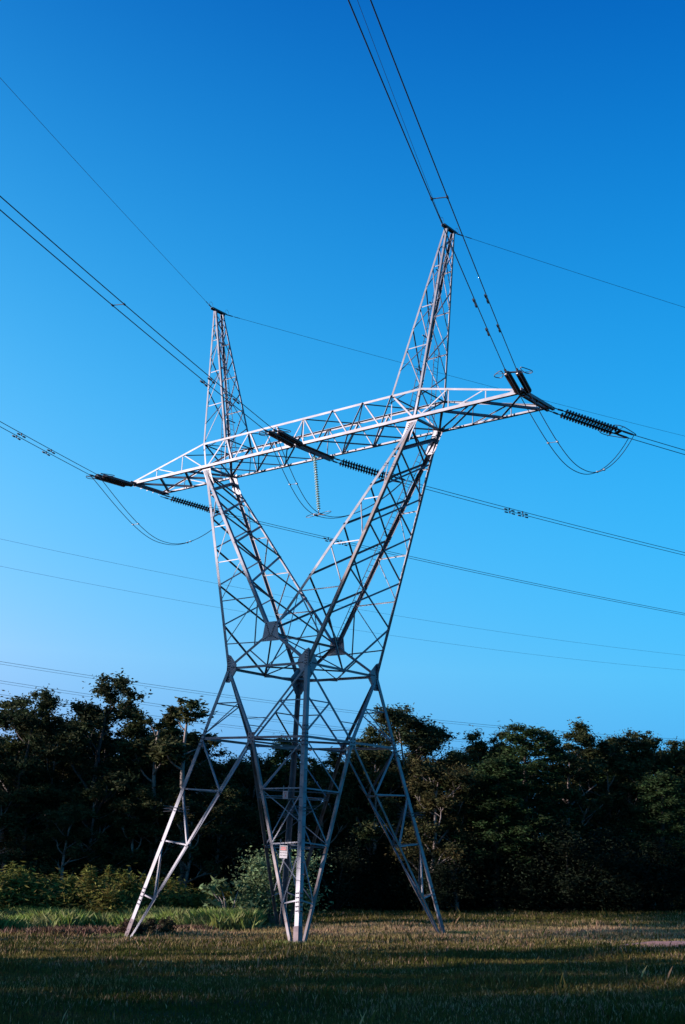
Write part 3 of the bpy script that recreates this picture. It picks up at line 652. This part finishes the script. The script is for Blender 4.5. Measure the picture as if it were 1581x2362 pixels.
def bush(seed,H,wd,lm,cnt,size,name='bush',spires=0,bm=None,stem=True,long=2.6,flat=.9):
    rnd=random.Random(seed); root=empty(name,V((0,0,0)),'x','bush'); tb=MB(); C=[];R=[]
    for k in range(9):
        a=rnd.uniform(0,6.28); r=wd*.5*rnd.uniform(.2,.9); q=V((math.cos(a)*r,math.sin(a)*r,H*rnd.uniform(.35,.85)))
        tb.tube([V((0,0,-.2)),q*.5+V((0,0,.1*H)),q],[.05*H/3,.035*H/3,.012],5); C.append(tuple(q*.98)); R.append(rnd.uniform(.22,.36)*min(H,wd)*(1 if stem is True else .55))
        C.append((q.x*1.1,q.y*1.1,q.z*.45)); R.append(rnd.uniform(.2,.34)*min(H,wd)*(1 if stem is True else .0)+.01)
    for k in range(spires):
        a=rnd.uniform(0,6.28); r=wd*.5*rnd.uniform(.0,.9); b=V((math.cos(a)*r,math.sin(a)*r,H*.7)); hh=H*rnd.uniform(.12,.42)
        for i in range(6): C.append((b.x,b.y,b.z+hh*i/5)); R.append(.13*H*(1-.8*i/5))
    tb.build('stems',bm or bark_dark,root,True); leaves('foliage',C,R,cnt,size,lm,root,flat,long); root['h']=max(c[2]+r*flat for c,r in zip(C,R)); return root
PR={
 'g1':gum(1,16,.29,lm_dark,bark_dark,26000,.27,nb=11,clr=.85),
 'g2':gum(5,16,.24,lm_olive,bark_dark,24000,.40,nb=9,clr=.8),
 'g3':gum(9,15,.20,lm_olive,bark_pale,6500,.62,nb=5,clr=.62,size=.11),
 'g4':gum(14,15,.32,lm_olive,bark_pale,28000,.27,nb=11,clr=.95,flat=.8),
 'g5':gum(21,14,.30,lm_brown,bark_pale,26000,.20,nb=12,clr=.9,flat=.85),
 'g6':gum(33,16,.26,lm_dark,bark_pale,22000,.42,nb=8,clr=.8,multi=2),
 'gs':gum(27,24,.19,lm_dark,bark_dark,20000,.70,nb=10,clr=.8,lean=.02),
 'p1':pine(3,14,lm_pine),'p2':pine(8,13,lm_pine),
 'w1':bush(2,2.6,3.4,lm_wattle,16000,.05,'wattle_bush',9,long=4),'w2':bush(6,2.6,3.0,lm_wattle,16000,.05,'wattle_bush',6,long=4),
 'gr':bush(11,3.4,3.0,lm_grey,16000,.06,'grey_leaved_shrub',3,bark_pale),
 'sm':bush(12,2.0,2.4,lm_grey,900,.10,'sparse_shrub',0,bark_pale,False,flat=.5),
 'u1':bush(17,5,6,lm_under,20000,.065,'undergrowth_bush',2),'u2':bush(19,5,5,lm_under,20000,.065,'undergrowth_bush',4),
}
USED=set()
def place(k,p,height,label,cat=None,group=None,rot=None,sxy=None,name=None):
    pr=PR[k]
    if k in USED: o=copy_tree(pr)
    else: o=pr; USED.add(k)
    s=height/pr['h']; o.location=p; o.scale=((sxy or 1)*s,(sxy or 1)*s,s); o.rotation_euler=(0,0,rot if rot is not None else random.uniform(0,6.28))
    o['label']=label
    if cat: o['category']=cat
    if group: o['group']=group
    return o
FG='trees at the front edge of the forest'
def tr(k,px,D,py,label,sxy=1,rot=None): return place(k,gpt(px,D),hgt(px,py,D),label,None,FG,rot,sxy)
tr('g1',5,76,1580,'dense dark gum tree cut off by the left edge of the picture',1.1,2.0)
tr('g4',-12,79,1600,'broad gum leaning in from beyond the left edge',1.3)
tr('g6',100,80,1650,'dark gum tree between the left edge and the tall open crowned gum')
tr('g1',205,78,1557,'tallest open crowned gum tree of the left forest, its top touching the distant wires',1.15,.6)
tr('g2',300,80,1628,'dark gum tree just right of the tallest left hand gum',1.2)
tr('g3',345,77,1628,'slim pale trunked gum with thin top, left one of two',1.2)
tr('g3',425,76,1612,'slim pale trunked gum with thin top, right one of two',1.3,2.5)
tr('g6',385,84,1672,'dark gum tree behind the two slim pale gums',1.2)
tr('g5',505,80,1738,'low bronze tinted gum left of the pylon body',1.3)
tr('g5',570,83,1730,'low bronze tinted gum just behind the left belt joint of the pylon',1.2,1.7)
tr('p1',655,82,1702,'dark conical pine behind the left side of the near pylon leg',1.2)
tr('g4',735,82,1728,'rounded dark gum behind the right side of the near pylon leg',1.2)
tr('g2',800,84,1700,'dark gum showing between the pylon diagonals',1.3)
tr('g4',880,80,1672,'gum with pale branches directly behind the right pylon leg',1.1)
tr('g2',930,84,1640,'clumpy topped gum just right of the pylon',1.2,3.0)
tr('g6',1010,83,1632,'tall clumpy gum with sky showing through its crown, right of the pylon',1.25,.4)
tr('g5',985,76,1742,'low bronze lit gum in front of the tall clumpy gum',1.3)
tr('g4',1100,82,1680,'rounded gum in the dip of the right treeline',1.0)
tr('g5',1060,77,1760,'low brown gum left of the green pine',1.2)
tr('g2',1160,84,1686,'gum with flat top left of the green pine top',1.1)
tr('p1',1215,79,1672,'dark green pine standing in the middle of the right hand trees',1.5)
tr('p2',1150,77,1752,'lower bright green pine in front of the right hand trees',1.6)
tr('g4',1310,82,1662,'large rounded gum, highest crown of the right hand treeline',1.25,1.0)
tr('g6',1385,84,1680,'gum right of the large rounded crown with sky showing through',1.2)
tr('g2',1440,83,1698,'flat topped gum near the right edge',1.3)
tr('g4',1500,82,1706,'spreading gum near the right edge of the picture',1.3,4.0)
tr('p2',1530,78,1785,'green pine low down near the right edge',1.5)
tr('g2',1575,82,1704,'gum tree cut off by the right edge of the picture',1.3)
for px,D,py,k in((60,83,1650,'g4'),(150,85,1655,'g4'),(255,84,1645,'g1'),(330,86,1700,'g4'),(455,86,1712,'g4')):
    place(k,gpt(px,D),hgt(px,py,D),'dark leafy gum filling in behind the left front trees',None,'dark gums behind the left front trees',sxy=1.35)
for i in range(30):                       # rows behind
    px=-90+58*i+random.uniform(-12,12); base=1700 if px<480 else (1760 if px<850 else 1712)
    place(random.choice(['g1','g4','g6','p1','g2']),gpt(px,91+random.uniform(-2,3)),hgt(px,base+random.uniform(0,30),91),'dark gum tree in the packed row behind the front trees',None,'trees packed behind the front row',sxy=1.4)
for i in range(24):
    px=-140+80*i+random.uniform(-15,15)
    place(random.choice(['g1','g4','p2']),gpt(px,103),hgt(px,1765,103),'dark tree deep inside the forest',None,'trees deep in the forest',sxy=1.6)
for i,(px,D,py,k) in enumerate([(20,75,1810,'g5'),(85,77,1770,'g4'),(150,74,1850,'g5'),(235,76,1800,'g4'),(300,75,1840,'g5'),(365,77,1790,'g4'),(430,75,1830,'g5'),(490,78,1790,'g4')]):
    place(k,gpt(px,D),hgt(px,py,D),'short bushy gum filling the shade below the tall gums on the left',None,'short gums below the tall left gums',sxy=1.5)
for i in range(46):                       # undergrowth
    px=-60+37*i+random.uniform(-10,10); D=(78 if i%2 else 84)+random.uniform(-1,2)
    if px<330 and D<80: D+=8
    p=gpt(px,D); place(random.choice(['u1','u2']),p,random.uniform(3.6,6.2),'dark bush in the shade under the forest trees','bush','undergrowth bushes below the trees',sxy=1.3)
for i,(px,D,py) in enumerate([(-20,60,2000),(60,61,2018),(125,62,2030),(175,63,2032),(225,61,2010),(285,62.5,2045),(350,62,2032),(420,64,2045),(470,63,2062),(530,66,2060)]):
    lab=['wattle bush at the left edge, lit yellow green','low wattle bush second from the left edge','wattle bush behind the tall grass, third from left','shaded wattle bush left of the spire topped one','spire topped wattle bush, tallest in the left row','greyish wattle bush beside the left pylon foot','wattle bush seen through the left pylon leg','dark wattle bush right of the left pylon leg','low dark bush left of the sparse shrub','dark bush right behind the sparse shrub'][i]
    place('w1' if i%2==0 else 'w2',gpt(px,D),hgt(px,py-14,D),lab,'bush','bushes along the left field edge',sxy=1.45)
place('gr',gpt(642,60.5),hgt(642,1945,60.5),'large grey green leafy shrub behind the near pylon leg','shrub',None,.5,1.12)
place('sm',gpt(545,60),hgt(545,2030,60),'sparse shrub with pale bare stems left of the large grey green shrub','shrub',None,1.2,1.15)
clump(51.2,-10.6,.55,1.2,1500,.26,'dead_bracken',bk,'reddish brown dead bracken at the left pylon foot','bracken')
clump(53.6,-6.6,.3,.8,1300,.25,'dry_bracken_strip',bk,'reddish dry bracken along the edge of the tall grass','bracken')
_F=[];_L=[]
for (sx,sy),zf in ZF.items():
    h=B1+SL*(Z1-zf); p=U(sx*h,sy*h,zf)-V((CAM.x,CAM.y,0)); k_=900 if (sx,sy)==(1,1) else 450
    _F+=list(p.dot(FH)+RNG.normal(size=k_)*.4+.25); _L+=list(p.dot(RH)+RNG.normal(size=k_)*.65+(.4 if sx*sy>0 and sx>0 else 0))
_F=np.array(_F);_L=np.array(_L); blades('grass_tufts',_F,_L,.06+.16*RNG.random(len(_F)),.010*np.ones(len(_F)),tg,.8,label='unmown taller grass growing around the pylon feet',cat='grass')
lowb=bush(41,.75,2.6,leafmat('low_bush_leaves',(.03,.032,.015),(.05,.026,.018)),3500,.06,'low_bush',0); lowb.location=gpt(352,50.5); lowb['label']='low dark bush beside the left pylon foot'
# trees outside the picture on the left, between the sun and the field
for F in list(np.arange(-14,14.5,3.2))+[17.2,20.5,23.5]+list(np.arange(62,104,4.0)):
    for row in((0,1,2) if F<15 else (0,1)):
        p=fl(F+random.uniform(-1.2,1.2)+row*1.8,-52-row*7+random.uniform(-1.5,1.5))
        place(random.choice(['g1','g4','g6','p1']),p,(random.uniform(16,20) if int(F*10) not in(172,260) else 12.5) if F<40 else random.uniform(15.5,18.5),'forest tree on the left beyond the picture edge',None,'trees left of the field')
for F in np.arange(31,60,2.1):
    place('gs',fl(F,(-58 if int(F*10)%2 else -63)+random.uniform(-2,2)),random.uniform(27,30),'slender forest tree on the left beyond the picture edge',None,'slender trees left of the field')
for k in PR:
    if k not in USED: 
        for o in [x for x in bpy.data.objects if x.parent==PR[k]]: bpy.data.objects.remove(o)
        bpy.data.objects.remove(PR[k])
